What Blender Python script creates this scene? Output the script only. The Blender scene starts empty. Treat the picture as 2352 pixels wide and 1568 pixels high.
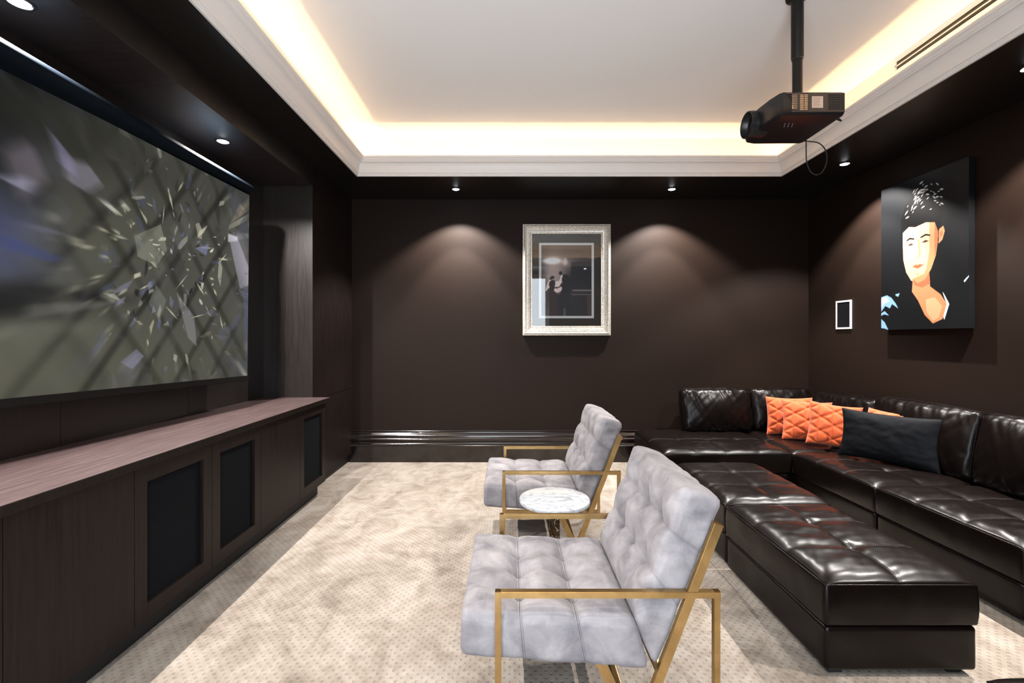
import bpy, bmesh, math, random
import numpy as np
from mathutils import Vector, Matrix, noise
random.seed(7)
RS = np.random.RandomState(11)
SC = bpy.context.scene
COL = SC.collection

# ------------------------------------------------------------------ camera
cd = bpy.data.cameras.new('camera'); cam = bpy.data.objects.new('camera', cd); COL.objects.link(cam)
cam.location = (0, 0, 1.45); cam.rotation_euler = (math.pi/2, 0, 0)
cd.sensor_width = 36; cd.lens = 1055/2352*36
cd.shift_x = 4/2352; cd.shift_y = -9/2352
cd.clip_start = .03; cd.clip_end = 60
SC.camera = cam

# ------------------------------------------------------------------ world / view
w = bpy.data.worlds.new('world'); SC.world = w; w.use_nodes = True
w.node_tree.nodes['Background'].inputs[0].default_value = (.9, .95, 1, 1)
w.node_tree.nodes['Background'].inputs[1].default_value = .05
SC.view_settings.view_transform = 'Standard'; SC.view_settings.look = 'None'
SC.view_settings.gamma = 1; SC.view_settings.use_curve_mapping = False
SC.view_settings.exposure = 0.0
SC.cycles.max_bounces = 10; SC.cycles.diffuse_bounces = 6; SC.cycles.glossy_bounces = 4
SC.cycles.sample_clamp_indirect = 6
SC.cycles.caustics_reflective = False; SC.cycles.caustics_refractive = False
# lamp settings
DOWN_WIDE = 355      # watts, the wide beam of a downlight
DOWN_CORE = 250      # watts, its narrow core
NICHE_W = 335
LED_E = 68          # emission of the cove strips
DOWN_COL = (1.0, .95, .90)
LED_COL = (1.0, .62, .30)
SCREEN_E = .9
DAY_W = 168

# ------------------------------------------------------------------ materials
def mat(name, base=(.5,.5,.5), rough=.5, metal=0, **kw):
    m = bpy.data.materials.new(name); m.use_nodes = True
    b = m.node_tree.nodes['Principled BSDF']
    b.inputs['Base Color'].default_value = (*base, 1)
    b.inputs['Roughness'].default_value = rough
    b.inputs['Metallic'].default_value = metal
    for k, v in kw.items():
        b.inputs[k.replace('_', ' ')].default_value = v
    return m, m.node_tree, b
def N(nt, typ, **kw):
    n = nt.nodes.new(typ)
    for k, v in kw.items():
        if k in n.inputs.keys() if isinstance(k, str) else False: n.inputs[k].default_value = v
        else: setattr(n, k, v)
    return n
def coords(nt, scale=(1,1,1), kind='Object', rot=(0,0,0)):
    tc = nt.nodes.new('ShaderNodeTexCoord'); mp = nt.nodes.new('ShaderNodeMapping')
    mp.inputs['Scale'].default_value = scale; mp.inputs['Rotation'].default_value = rot
    nt.links.new(tc.outputs[kind], mp.inputs['Vector']); return mp.outputs['Vector']
def noise_n(nt, vec, scale, detail=4, rough=.55, dist=0):
    n = nt.nodes.new('ShaderNodeTexNoise'); n.inputs['Scale'].default_value = scale
    n.inputs['Detail'].default_value = detail; n.inputs['Roughness'].default_value = rough
    n.inputs['Distortion'].default_value = dist
    nt.links.new(vec, n.inputs['Vector']); return n.outputs['Fac']
def ramp(nt, fac, stops):
    r = nt.nodes.new('ShaderNodeValToRGB'); e = r.color_ramp.elements
    while len(e) < len(stops): e.new(.5)
    for k, (p, c) in enumerate(stops):
        e[k].position = p; e[k].color = (*c, 1) if len(c) == 3 else c
    nt.links.new(fac, r.inputs[0]); return r.outputs[0]
def bump(nt, b, h, strength=.3, dist=.01, prev=None):
    n = nt.nodes.new('ShaderNodeBump'); n.inputs['Strength'].default_value = strength
    n.inputs['Distance'].default_value = dist
    nt.links.new(h, n.inputs['Height'])
    if prev is not None: nt.links.new(prev, n.inputs['Normal'])
    nt.links.new(n.outputs[0], b.inputs['Normal']); return n.outputs[0]
def math_n(nt, op, a, c=None, d=None):
    n = nt.nodes.new('ShaderNodeMath'); n.operation = op
    for i, v in enumerate((a, c, d)):
        if v is None: continue
        if isinstance(v, (int, float)): n.inputs[i].default_value = v
        else: nt.links.new(v, n.inputs[i])
    return n.outputs[0]

def wood(name, dark, light, axis, rough=.33, scratch=False, coat=.0, spec=.5):
    m, nt, b = mat(name, dark, rough)
    sc = [26, 26, 26]; sc[axis] = 1.2
    v = coords(nt, sc)
    f = noise_n(nt, v, 3.2, 6, .65, .3)
    c = ramp(nt, f, [(.25, dark), (.75, light)])
    nt.links.new(c, b.inputs['Base Color'])
    rr = nt.nodes.new('ShaderNodeMapRange'); rr.inputs['To Min'].default_value = rough - .05; rr.inputs['To Max'].default_value = rough + .12
    nt.links.new(f, rr.inputs[0]); nt.links.new(rr.outputs[0], b.inputs['Roughness'])
    bump(nt, b, f, .12, .002)
    b.inputs['Coat Weight'].default_value = coat; b.inputs['Specular IOR Level'].default_value = spec
    if scratch:
        v2 = coords(nt, (1, 1, 1)); s = noise_n(nt, v2, 7, 8, .7, 2.2)
        s2 = noise_n(nt, coords(nt, (6, .8, 1), rot=(0,0,.5)), 6, 6, .7, 1.5)
        fac = math_n(nt, 'MULTIPLY', ramp(nt, s, [(.54, (0,0,0)), (.7, (1,1,1))]), ramp(nt, s2, [(.5, (0,0,0)), (.62, (1,1,1))]))
        mx = nt.nodes.new('ShaderNodeMix'); mx.data_type = 'RGBA'
        nt.links.new(math_n(nt, 'MULTIPLY', fac, .35), mx.inputs['Factor'])
        nt.links.new(c, mx.inputs['A']); mx.inputs['B'].default_value = (.22, .17, .16, 1)
        nt.links.new(mx.outputs['Result'], b.inputs['Base Color'])
    return m
M = {}
M['wood_v'] = wood('dark_wood_vertical', (.0055, .0036, .0030), (.0165, .0105, .0088), 2, .36)
M['wood_h'] = wood('dark_wood_lengthwise', (.008, .006, .005), (.024, .017, .015), 1, .34)
M['wood_x'] = wood('dark_wood_crosswise', (.009, .0065, .006), (.026, .0175, .0155), 0, .36)
M['wood_top'] = wood('worktop_wood', (.036, .022, .022), (.085, .054, .053), 1, .40, True)
M['wood_d'] = wood('dark_wood_doors', (.0055, .0036, .0030), (.0165, .0105, .0088), 2, .40, spec=.14)
M['kick'] = mat('kick_board_black', (.006, .005, .005), .6)[0]

def paint(name, c, rough, bs=.05):
    m, nt, b = mat(name, c, rough)
    f = noise_n(nt, coords(nt), 160, 3, .6)
    bump(nt, b, f, bs, .002)
    return m
M['wall'] = paint('brown_wall_paint', (.0102, .0051, .0032), .6, .12)
M['wall'].node_tree.nodes['Principled BSDF'].inputs['Specular IOR Level'].default_value = .14
M['soffit'] = paint('brown_soffit_paint', (.006, .0045, .0038), .40, .03)
M['white'] = paint('white_ceiling_paint', (.92, .915, .905), .7)
M['cornice'] = paint('white_cornice_paint', (.72, .68, .65), .45, .02)
M['gloss'] = mat('brown_gloss_paint', (.008, .0045, .004), .17, 0, Coat_Weight=.5)[0]
M['black'] = mat('satin_black', (.006, .006, .007), .35)[0]
M['black_m'] = mat('matt_black', (.005, .005, .006), .75)[0]
M['blackmetal'] = mat('black_metal', (.006, .0055, .005), .45, 0, Specular_IOR_Level=.25)[0]
M['lit_side'] = mat('warm_lit_plastic', (.050, .036, .027), .5)[0]  # projector side: warm light on the face put into its brown colour
M['white_pl'] = mat('white_plastic', (.78, .78, .78), .4)[0]
M['white_door'] = mat('white_door_paint', (.8, .8, .8), .4)[0]

# carpet
m, nt, b = mat('beige_pin_loop_carpet', (.5, .45, .38), .95)
v = coords(nt)
patch = noise_n(nt, coords(nt, (1.6, 1.0, 1), rot=(0, 0, .6)), 2.8, 8, .68, .7)
mid = noise_n(nt, coords(nt, (1, 1.5, 1)), 9, 4, .6, .4)
fine = noise_n(nt, v, 420, 2, .6)
pm = math_n(nt, 'ADD', math_n(nt, 'MULTIPLY', patch, .72), math_n(nt, 'MULTIPLY', mid, .28))
c1 = ramp(nt, pm, [(.36, (.145, .112, .083)), (.46, (.235, .192, .153)), (.56, (.315, .270, .226)), (.68, (.365, .328, .288))])
sx = nt.nodes.new('ShaderNodeSeparateXYZ'); nt.links.new(v, sx.inputs[0])
P = 2*math.pi/.044
wob = math_n(nt, 'MULTIPLY', math_n(nt, 'SUBTRACT', noise_n(nt, v, 14, 1), .5), .9)
cx = math_n(nt, 'COSINE', math_n(nt, 'ADD', math_n(nt, 'MULTIPLY', sx.outputs[0], P), wob))
cy = math_n(nt, 'COSINE', math_n(nt, 'ADD', math_n(nt, 'MULTIPLY', sx.outputs[1], P), wob))
dot = math_n(nt, 'MULTIPLY', cx, cy)
dotm = ramp(nt, dot, [(.50, (0, 0, 0)), (.85, (1, 1, 1))])
mx = nt.nodes.new('ShaderNodeMix'); mx.data_type = 'RGBA'; mx.blend_type = 'MULTIPLY'
fm = nt.nodes.new('ShaderNodeMix'); fm.data_type = 'RGBA'; fm.inputs['A'].default_value = (.80, .79, .77, 1); fm.inputs['B'].default_value = (1.05, 1.05, 1.05, 1)
nt.links.new(fine, fm.inputs['Factor']); mx.inputs['Factor'].default_value = .8
nt.links.new(c1, mx.inputs['A']); nt.links.new(fm.outputs['Result'], mx.inputs['B'])
mx2 = nt.nodes.new('ShaderNodeMix'); mx2.data_type = 'RGBA'; mx2.blend_type = 'MULTIPLY'
nt.links.new(math_n(nt, 'MULTIPLY', dotm, .20), mx2.inputs['Factor'])
nt.links.new(mx.outputs['Result'], mx2.inputs['A']); mx2.inputs['B'].default_value = (.35, .30, .24, 1)
nt.links.new(mx2.outputs['Result'], b.inputs['Base Color'])
n1 = bump(nt, b, fine, .6, .006)
bump(nt, b, math_n(nt, 'MULTIPLY', dotm, -1), .7, .006, n1)
b.inputs['Sheen Weight'].default_value = .15
M['carpet'] = m

# leather
def leather(name, c, rough=.33):
    m, nt, b = mat(name, c, rough)
    v = coords(nt)
    g = nt.nodes.new('ShaderNodeTexVoronoi'); g.inputs['Scale'].default_value = 320; nt.links.new(v, g.inputs['Vector'])
    f = noise_n(nt, v, 6, 5, .6, .5)
    rr = nt.nodes.new('ShaderNodeMapRange'); rr.inputs['To Min'].default_value = rough - .07; rr.inputs['To Max'].default_value = rough + .10
    nt.links.new(f, rr.inputs[0]); nt.links.new(rr.outputs[0], b.inputs['Roughness'])
    n1 = bump(nt, b, g.outputs['Distance'], .05, .0012)
    n2 = bump(nt, b, noise_n(nt, v, 14, 3, .5, .6), .06, .008, n1)
    b.inputs['Specular IOR Level'].default_value = .19
    return m
M['leather'] = leather('dark_brown_leather', (.0030, .0017, .0014), .285)
M['thread'] = mat('brown_thread', (.05, .038, .033), .6)[0]

# velvet
m, nt, b = mat('grey_velvet', (.4, .38, .4), .75, 0, Sheen_Weight=.10, Sheen_Roughness=.4, Specular_IOR_Level=.2)
v = coords(nt)
f = noise_n(nt, v, 8, 5, .6, .4)
c = ramp(nt, f, [(.30, (.118, .110, .122)), (.50, (.192, .181, .191)), (.70, (.265, .250, .260))])
nt.links.new(c, b.inputs['Base Color'])
bump(nt, b, noise_n(nt, v, 38, 5, .6, 1.2), .10, .01)
M['velvet'] = m
# brass
m, nt, b = mat('brushed_brass', (.50, .33, .13), .30, 1.0)
f = noise_n(nt, coords(nt), 10, 5, .6, .6)
nt.links.new(ramp(nt, f, [(.3, (.36, .235, .10)), (.7, (.53, .36, .16))]), b.inputs['Base Color'])
M['brass'] = m
M['brass_dark'] = mat('aged_brass', (.09, .06, .03), .4, 1.0)[0]
# marble
m, nt, b = mat('white_marble', (.8, .8, .8), .18)
v = coords(nt, (1, 1, 1), rot=(0, 0, .5))
f = noise_n(nt, coords(nt, (1, 3, 1), rot=(0, 0, .9)), 4.5, 7, .55, 1.2)
f2 = math_n(nt, 'ABSOLUTE', math_n(nt, 'SUBTRACT', f, .5))
nt.links.new(ramp(nt, f2, [(.0, (.16, .175, .20)), (.012, (.28, .295, .32)), (.05, (.36, .375, .395)), (.3, (.31, .325, .35))]), b.inputs['Base Color'])
M['marble'] = m
# fabrics
m, nt, b = mat('orange_felt', (.85, .20, .045), .9, 0, Sheen_Weight=.3)
f = noise_n(nt, coords(nt), 130, 3, .6)
nt.links.new(ramp(nt, f, [(.3, (.46, .060, .010)), (.7, (.60, .095, .019))]), b.inputs['Base Color'])
bump(nt, b, f, .12, .002); M['orange'] = m
m, nt, b = mat('black_satin_cloth', (.0035, .004, .0055), .62, 0, Specular_IOR_Level=.08)
bump(nt, b, noise_n(nt, coords(nt), 9, 4, .6, .8), .10, .02)
M['blackcloth'] = m
# silver leaf frame
m, nt, b = mat('silver_gilt', (.55, .50, .42), .38, .45)
f = noise_n(nt, coords(nt), 90, 5, .7)
nt.links.new(ramp(nt, f, [(.35, (.34, .29, .23)), (.6, (.80, .75, .67))]), b.inputs['Base Color'])
bump(nt, b, f, .35, .003); M['silver'] = m
m = bpy.data.materials.new('picture_glass'); m.use_nodes = True; nt = m.node_tree; nt.nodes.clear()
fr_ = nt.nodes.new('ShaderNodeFresnel'); fr_.inputs[0].default_value = 1.52
tr_ = nt.nodes.new('ShaderNodeBsdfTransparent'); gl_ = nt.nodes.new('ShaderNodeBsdfGlossy'); gl_.inputs['Roughness'].default_value = .015
mx_ = nt.nodes.new('ShaderNodeMixShader'); ou_ = nt.nodes.new('ShaderNodeOutputMaterial')
nt.links.new(fr_.outputs[0], mx_.inputs[0]); nt.links.new(tr_.outputs[0], mx_.inputs[1]); nt.links.new(gl_.outputs[0], mx_.inputs[2]); nt.links.new(mx_.outputs[0], ou_.inputs[0])
M['glass'] = m
# speaker mesh
m, nt, b = mat('black_speaker_cloth', (.004, .0045, .006), .9, 0, Specular_IOR_Level=.08)
bump(nt, b, noise_n(nt, coords(nt), 500, 2), .3, .002); M['grille'] = m
def emit(name, c, s):
    m = bpy.data.materials.new(name); m.use_nodes = True; nt = m.node_tree; nt.nodes.clear()
    e = nt.nodes.new('ShaderNodeEmission'); o = nt.nodes.new('ShaderNodeOutputMaterial')
    e.inputs[0].default_value = (*c, 1); e.inputs[1].default_value = s
    nt.links.new(e.outputs[0], o.inputs[0]); return m
M['lamp'] = emit('lamp_disc', (.92, .97, 1), 30)
M['led'] = emit('led_strip', LED_COL, LED_E)

# ------------------------------------------------------------------ geometry helpers
def thing(name, label, cat, loc=(0,0,0), rz=0, group=None):
    o = bpy.data.objects.new(name, None); COL.objects.link(o); o.location = loc; o.rotation_euler = (0, 0, rz)
    o.empty_display_size = .1
    o['label'] = label; o['category'] = cat
    if group: o['group'] = group
    return o
def tag(o, label, cat, group=None):
    o['label'] = label; o['category'] = cat
    if group: o['group'] = group
    return o
def link_bm(name, bm, m, parent=None, smooth=False, loc=None, recalc=True):
    if recalc: bmesh.ops.recalc_face_normals(bm, faces=bm.faces)
    me = bpy.data.meshes.new(name); bm.to_mesh(me); bm.free()
    if smooth:
        for p in me.polygons: p.use_smooth = True
    o = bpy.data.objects.new(name, me); COL.objects.link(o)
    for k in (m if isinstance(m, list) else [m]): me.materials.append(k)
    if parent is not None: o.parent = parent
    if loc is not None: o.location = loc
    return o
def struct(name, bm, m, parent=None, **kw):
    o = link_bm(name, bm, m, parent, **kw)
    if parent is None: o['kind'] = 'structure'
    return o
def add_box(bm, x0, x1, y0, y1, z0, z1, bev=0):
    r = bmesh.ops.create_cube(bm, size=1)
    for vv in r['verts']:
        vv.co = Vector(((x0+x1)/2 + vv.co.x*(x1-x0), (y0+y1)/2 + vv.co.y*(y1-y0), (z0+z1)/2 + vv.co.z*(z1-z0)))
    if bev:
        es = list({e for vv in r['verts'] for e in vv.link_edges})
        bmesh.ops.bevel(bm, geom=es, offset=bev, segments=2, affect='EDGES', profile=.7)
    return r
def box(name, m, parent, x0, x1, y0, y1, z0, z1, bev=0):
    bm = bmesh.new(); add_box(bm, x0, x1, y0, y1, z0, z1, bev); return link_bm(name, bm, m, parent)
def add_bar(bm, p0, p1, wid, dep, up=(0,1,0), bev=.0015):
    """rectangular bar p0-p1; `dep` is measured along up, `wid` across."""
    p0 = Vector(p0); p1 = Vector(p1); d = (p1-p0).normalized(); u = Vector(up); s = d.cross(u).normalized(); u = s.cross(d).normalized()
    r = bmesh.ops.create_cube(bm, size=1); L = (p1-p0).length; c = (p0+p1)/2
    for vv in r['verts']:
        q = vv.co.copy(); vv.co = c + d*q.x*L + s*q.y*wid + u*q.z*dep
    if bev: bmesh.ops.bevel(bm, geom=list({e for vv in r['verts'] for e in vv.link_edges}), offset=bev, segments=2, affect='EDGES')
def bar(name, m, parent, p0, p1, wid, dep, up=(0,1,0), bev=.0015):
    bm = bmesh.new(); add_bar(bm, p0, p1, wid, dep, up, bev); return link_bm(name, bm, m, parent)
def add_tube(bm, pts, rad, seg=8, closed=False, cap=True):
    pts = [Vector(p) for p in pts]; n = len(pts); rings = []
    prev = None
    for i, p in enumerate(pts):
        a = pts[(i-1) % n] if (closed or i > 0) else p; c = pts[(i+1) % n] if (closed or i < n-1) else p
        t = (c-a).normalized() if (c-a).length > 1e-9 else Vector((0,0,1))
        if prev is None:
            up = Vector((0,0,1)) if abs(t.z) < .9 else Vector((1,0,0)); nx = t.cross(up).normalized()
        else:
            nx = (prev - t*prev.dot(t)).normalized()
        prev = nx; ny = t.cross(nx)
        r = rad[i] if isinstance(rad, (list, tuple)) else rad
        rings.append([bm.verts.new(p + nx*r*math.cos(2*math.pi*k/seg) + ny*r*math.sin(2*math.pi*k/seg)) for k in range(seg)])
    m_ = n if closed else n-1
    for i in range(m_):
        A = rings[i]; B = rings[(i+1) % n]
        for k in range(seg): bm.faces.new((A[k], A[(k+1) % seg], B[(k+1) % seg], B[k]))
    if cap and not closed:
        bm.faces.new(rings[0][::-1]); bm.faces.new(rings[-1])
def tube(name, m, parent, pts, rad, seg=8, closed=False):
    bm = bmesh.new(); add_tube(bm, pts, rad, seg, closed); return link_bm(name, bm, m, parent, True)
def add_lathe(bm, prof, c=(0,0,0), seg=32, axis='z'):
    rings = []
    for r, z in prof:
        ring = []
        for k in range(seg):
            a = 2*math.pi*k/seg
            p = (r*math.cos(a), r*math.sin(a), z)
            if axis == 'x': p = (z, r*math.cos(a), r*math.sin(a))
            ring.append(bm.verts.new((c[0]+p[0], c[1]+p[1], c[2]+p[2])))
        rings.append(ring)
    for A, B in zip(rings, rings[1:]):
        for k in range(seg): bm.faces.new((A[k], A[(k+1) % seg], B[(k+1) % seg], B[k]))
    if prof[0][0] > 1e-6: bm.faces.new(rings[0][::-1])
    if prof[-1][0] > 1e-6: bm.faces.new(rings[-1])
def lathe(name, m, parent, prof, c=(0,0,0), seg=32, axis='z', smooth=True):
    bm = bmesh.new(); add_lathe(bm, prof, c, seg, axis); bmesh.ops.remove_doubles(bm, verts=bm.verts, dist=1e-6)
    o = link_bm(name, bm, m, parent)
    if smooth: shade_auto(o)
    return o
def shade_auto(o, ang=40):
    me = o.data
    bm = bmesh.new(); bm.from_mesh(me)
    for e in bm.edges:
        if len(e.link_faces) == 2 and e.calc_face_angle(0) > math.radians(ang): e.smooth = False
    for f in bm.faces: f.smooth = True
    bm.to_mesh(me); bm.free()
def sweep_rect(prof, x0, x1, y0, y1, place):
    """closed moulding round a rectangle: prof = [(inset, height)], place(x, y, h) -> point"""
    bm = bmesh.new(); loops = []
    for d, h in prof:
        loops.append([bm.verts.new(place(x, y, h)) for x, y in ((x0+d, y0+d), (x1-d, y0+d), (x1-d, y1-d), (x0+d, y1-d))])
    for A, B in zip(loops, loops[1:]):
        for k in range(4): bm.faces.new((A[k], A[(k+1) % 4], B[(k+1) % 4], B[k]))
    return bm

# rounded, displaced upholstery blocks -----------------------------------------------------------
class Block:
    """a soft box: centre c, size s, edge radius r, disp(x,y,z,n) -> offset along the normal, warp(p) -> point"""
    def __init__(s, size, r, disp=None, warp=None, n=(24,24,8), arc=3):
        s.h = Vector(size)/2; s.r = r; s.disp = disp; s.warp = warp; s.n = n; s.arc = arc
    def pt(s, p, lift=0):
        h, r = s.h, s.r
        q = Vector((max(-h.x+r, min(h.x-r, p[0])), max(-h.y+r, min(h.y-r, p[1])), max(-h.z+r, min(h.z-r, p[2]))))
        d = Vector(p) - q
        nn = d.normalized() if d.length > 1e-9 else Vector((0,0,1))
        o = q + nn*r
        o = o + nn*((s.disp(o, nn) if s.disp else 0) + lift)
        return s.warp(o) if s.warp else o
    def ticks(s, ax):
        h = s.h[ax]; r = s.r; n = s.n[ax]; t = []
        for k in range(s.arc): t.append(-h + r*(1-math.cos(math.pi/2*0) )*0 + r*(1-math.cos(math.pi/2*k/s.arc)) if k else -h)
        # even angle steps across the corner
        t = [-h + r*(1 - math.tan(math.pi/4*(1 - k/s.arc))) for k in range(s.arc)]
        a = -h + r
        mid = [a + (2*h-2*r)*k/n for k in range(n+1)]
        return t + mid + [-q for q in t[::-1]]
    def bm(s):
        bm = bmesh.new(); T = [s.ticks(i) for i in range(3)]; cache = {}
        def V(i, j, k):
            key = (i, j, k)
            if key not in cache: cache[key] = bm.verts.new(s.pt((T[0][i], T[1][j], T[2][k])))
            return cache[key]
        nx, ny, nz = len(T[0])-1, len(T[1])-1, len(T[2])-1
        for k in (0, nz):
            for i in range(nx):
                for j in range(ny): bm.faces.new((V(i,j,k), V(i+1,j,k), V(i+1,j+1,k), V(i,j+1,k)))
        for j in (0, ny):
            for i in range(nx):
                for k in range(nz): bm.faces.new((V(i,j,k), V(i+1,j,k), V(i+1,j,k+1), V(i,j,k+1)))
        for i in (0, nx):
            for j in range(ny):
                for k in range(nz): bm.faces.new((V(i,j,k), V(i,j+1,k), V(i,j+1,k+1), V(i,j,k+1)))
        return bm
    def line(s, a, b, n=24, lift=0):
        a = Vector(a); b = Vector(b); return [s.pt(a.lerp(b, k/n), lift) for k in range(n+1)]
def fbm(p, sc, seed=0, oct=3):
    return noise.fractal(Vector((p[0]*sc+seed, p[1]*sc+seed*1.7, p[2]*sc)), 1.0, 2.0, oct)

# ------------------------------------------------------------------ room constants
XL, XR, YB, YR = -1.852, 3.485, 5.367, -.50
ZS, ZC = 3.063, 3.47                       # soffit, raised ceiling
CX0, CX1, CY0, CY1 = -1.526, 2.701, .35, 4.574   # lower edge of the cornice
NX, NZ, NY0, NY1 = -2.311, 2.868, .46, 4.30      # niche back, niche ceiling, niche ends
RO = .08                                    # cove wall behind the cornice line

# floor
bm = bmesh.new(); add_box(bm, -2.7, XR+.1, YR-.1, YB+.1, -.1, 0); struct('floor', bm, M['carpet'])
# walls
bm = bmesh.new(); add_box(bm, -2.7, XR+.1, YB, YB+.12, 0, 3.7); struct('wall_back', bm, M['wall'])
bm = bmesh.new(); add_box(bm, XR, XR+.12, YR-.1, YB, 0, 3.7); struct('wall_right', bm, M['wall'])
DX0, DX1, DZ = -1.05, .86, 2.90            # open doorway behind the camera
bm = bmesh.new(); add_box(bm, -2.7, DX0, YR-.12, YR, 0, 3.7); add_box(bm, DX1, XR, YR-.12, YR, 0, 3.7); add_box(bm, DX0, DX1, YR-.12, YR, DZ, 3.7)
struct('wall_rear', bm, M['wall'])
dl = bpy.data.lights.new('daylight', 'AREA'); dl.shape = 'RECTANGLE'; dl.size = DX1-DX0; dl.size_y = DZ; dl.energy = DAY_W; dl.color = (.84, .92, 1.0)
dlo = bpy.data.objects.new('daylight', dl); COL.objects.link(dlo); dlo.location = ((DX0+DX1)/2, YR-.11, DZ/2); dlo.rotation_euler = (math.radians(90), 0, 0)
bm = bmesh.new(); add_box(bm, -2.7, NX-.02, YR, YB, 0, 3.7); wl = struct('wall_left', bm, M['wood_v'])
# the niche back is clad in panels, joints recessed
edges = [NY0, 1.42, 2.36, 3.30, NY1]
for a, c in zip(edges, edges[1:]):
    box('panel', M['wood_v'], wl, NX-.03, NX, a+.0012, c-.0012, .86, NZ+.02, .001)
edges = [NY0, 1.52, 2.57, 3.62, NY1]
for a, c in zip(edges, edges[1:]):
    box('panel', M['wood_x'], wl, NX-.03, XL+.0, a+.0012, c-.0012, NZ, NZ+.025, .001)
box('panel', M['wood_v'], wl, NX-.03, XL, NY1, NY1+.03, .0, NZ+.0, .001)        # far jamb
box('panel', M['wood_v'], wl, NX-.03, XL, NY0-.03, NY0, .0, NZ+.0, .001)        # near jamb
box('header_board', M['soffit'], wl, XL-.03, XL+.001, NY0-.03, NY1+.03, NZ+.001, ZS, 0)
box('panel', M['wood_d'], wl, XL-.03, XL+.0015, NY1+.001, YB, .862, ZS, .001)   # far pier, above the joint
box('panel', M['wood_d'], wl, XL-.03, XL+.0015, NY1+.001, YB, .10, .858, .001)
box('kick_board', M['kick'], wl, XL-.06, XL-.035, NY1, YB, 0, .11)
box('panel', M['wood_v'], wl, XL-.03, XL+.0015, YR, NY0-.001, .862, ZS, .001)
box('panel', M['wood_v'], wl, XL-.03, XL+.0015, YR, NY0-.001, .0, .858, .001)

# ceiling: raised white slab, dark soffit ring round it, white cove walls
bm = bmesh.new(); add_box(bm, CX0-RO-.1, CX1+RO+.1, CY0-RO-.1, CY1+RO+.1, ZC, ZC+.1); ceil = struct('ceiling', bm, M['white'])
bm = bmesh.new()
def ring(bm, a, bb, z0, z1):
    (ax0, ax1, ay0, ay1), (bx0, bx1, by0, by1) = a, bb
    add_box(bm, ax0, ax1, ay0, by0, z0, z1); add_box(bm, ax0, ax1, by1, ay1, z0, z1)
    add_box(bm, ax0, bx0, by0, by1, z0, z1); add_box(bm, bx1, ax1, by0, by1, z0, z1)
ring(bm, (-2.7, XR+.1, YR-.1, YB+.1), (CX0, CX1, CY0, CY1), ZS, ZS+.04)
struct('soffit', bm, M['soffit'], ceil)
bm = bmesh.new(); ring(bm, (-2.7, XR+.1, YR-.1, YB+.1), (CX0-RO, CX1+RO, CY0-RO, CY1+RO), ZS+.04, ZC+.1)
struct('cove_wall', bm, M['white'], ceil)
bm = bmesh.new(); ring(bm, (CX0-RO-.01, CX1+RO+.01, CY0-RO-.01, CY1+RO+.01), (CX0+.02, CX1-.02, CY0+.02, CY1-.02), ZS+.04, ZS+.05)
struct('cove_ledge', bm, M['white'], ceil)
prof = [(-.004, ZS-.010), (.010, ZS-.012), (.014, ZS-.008), (.014, ZS+.006), (.018, ZS+.008), (.018, ZS+.016), (.024, ZS+.018)]
for k in range(11):                          # concave sweep
    t = k/10; a = t*math.pi/2
    prof.append((.026 + .040*(1-math.cos(a)), ZS+.022 + .088*math.sin(a)))
prof += [(.070, ZS+.112), (.070, ZS+.122), (.075, ZS+.124), (.082, ZS+.134), (.082, ZS+.142), (.090, ZS+.146), (.094, ZS+.156), (.092, ZS+.166), (.084, ZS+.169),
         (.060, ZS+.169), (.030, ZS+.12), (.016, ZS+.045)]
bm = sweep_rect(prof, CX0, CX1, CY0, CY1, lambda x, y, h: (x, y, h))
o = struct('trim_1', bm, M['cornice']); shade_auto(o, 28)

# back baseboard moulding
prof = [(0, .372), (.012, .372), (.020, .368), (.0225, .361), (.018, .354), (.012, .351), (.012, .345)]
for k in range(9):
    t = k/8; prof.append((.014 + .020*math.sin(t*math.pi/2), .340 - .045*t))
prof += [(.034, .285), (.040, .279), (.043, .270), (.040, .262), (.034, .258), (.034, .250)]
for k in range(7):
    t = k/6; prof.append((.034 - .012*(math.sin(t*math.pi)), .246 - .04*t))
prof += [(.034, .200), (.038, .196), (.038, .188), (.030, .184), (.028, .178), (.026, .0), (0, 0)]
bm = bmesh.new(); A = [bm.verts.new((XL-.03, YB-d, z)) for d, z in prof]; B = [bm.verts.new((XR, YB-d, z)) for d, z in prof]
for k in range(len(prof)-1): bm.faces.new((A[k], A[k+1], B[k+1], B[k]))
o = struct('baseboard_back', bm, M['gloss']); shade_auto(o, 35)
bm = bmesh.new(); A = [bm.verts.new((XR-d, YR, z)) for d, z in prof]; B = [bm.verts.new((XR-d, YB, z)) for d, z in prof]
for k in range(len(prof)-1): bm.faces.new((A[k], A[k+1], B[k+1], B[k]))
o = struct('baseboard_right', bm, M['gloss']); shade_auto(o, 35)

# white casing round the rear doorway
bm = bmesh.new()
add_box(bm, DX0-.09, DX0, YR, YR+.02, 0, DZ+.09, .003); add_box(bm, DX1, DX1+.09, YR, YR+.02, 0, DZ+.09, .003); add_box(bm, DX0, DX1, YR, YR+.02, DZ, DZ+.09, .003)
struct('door_1', bm, M['white_door'])

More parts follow.
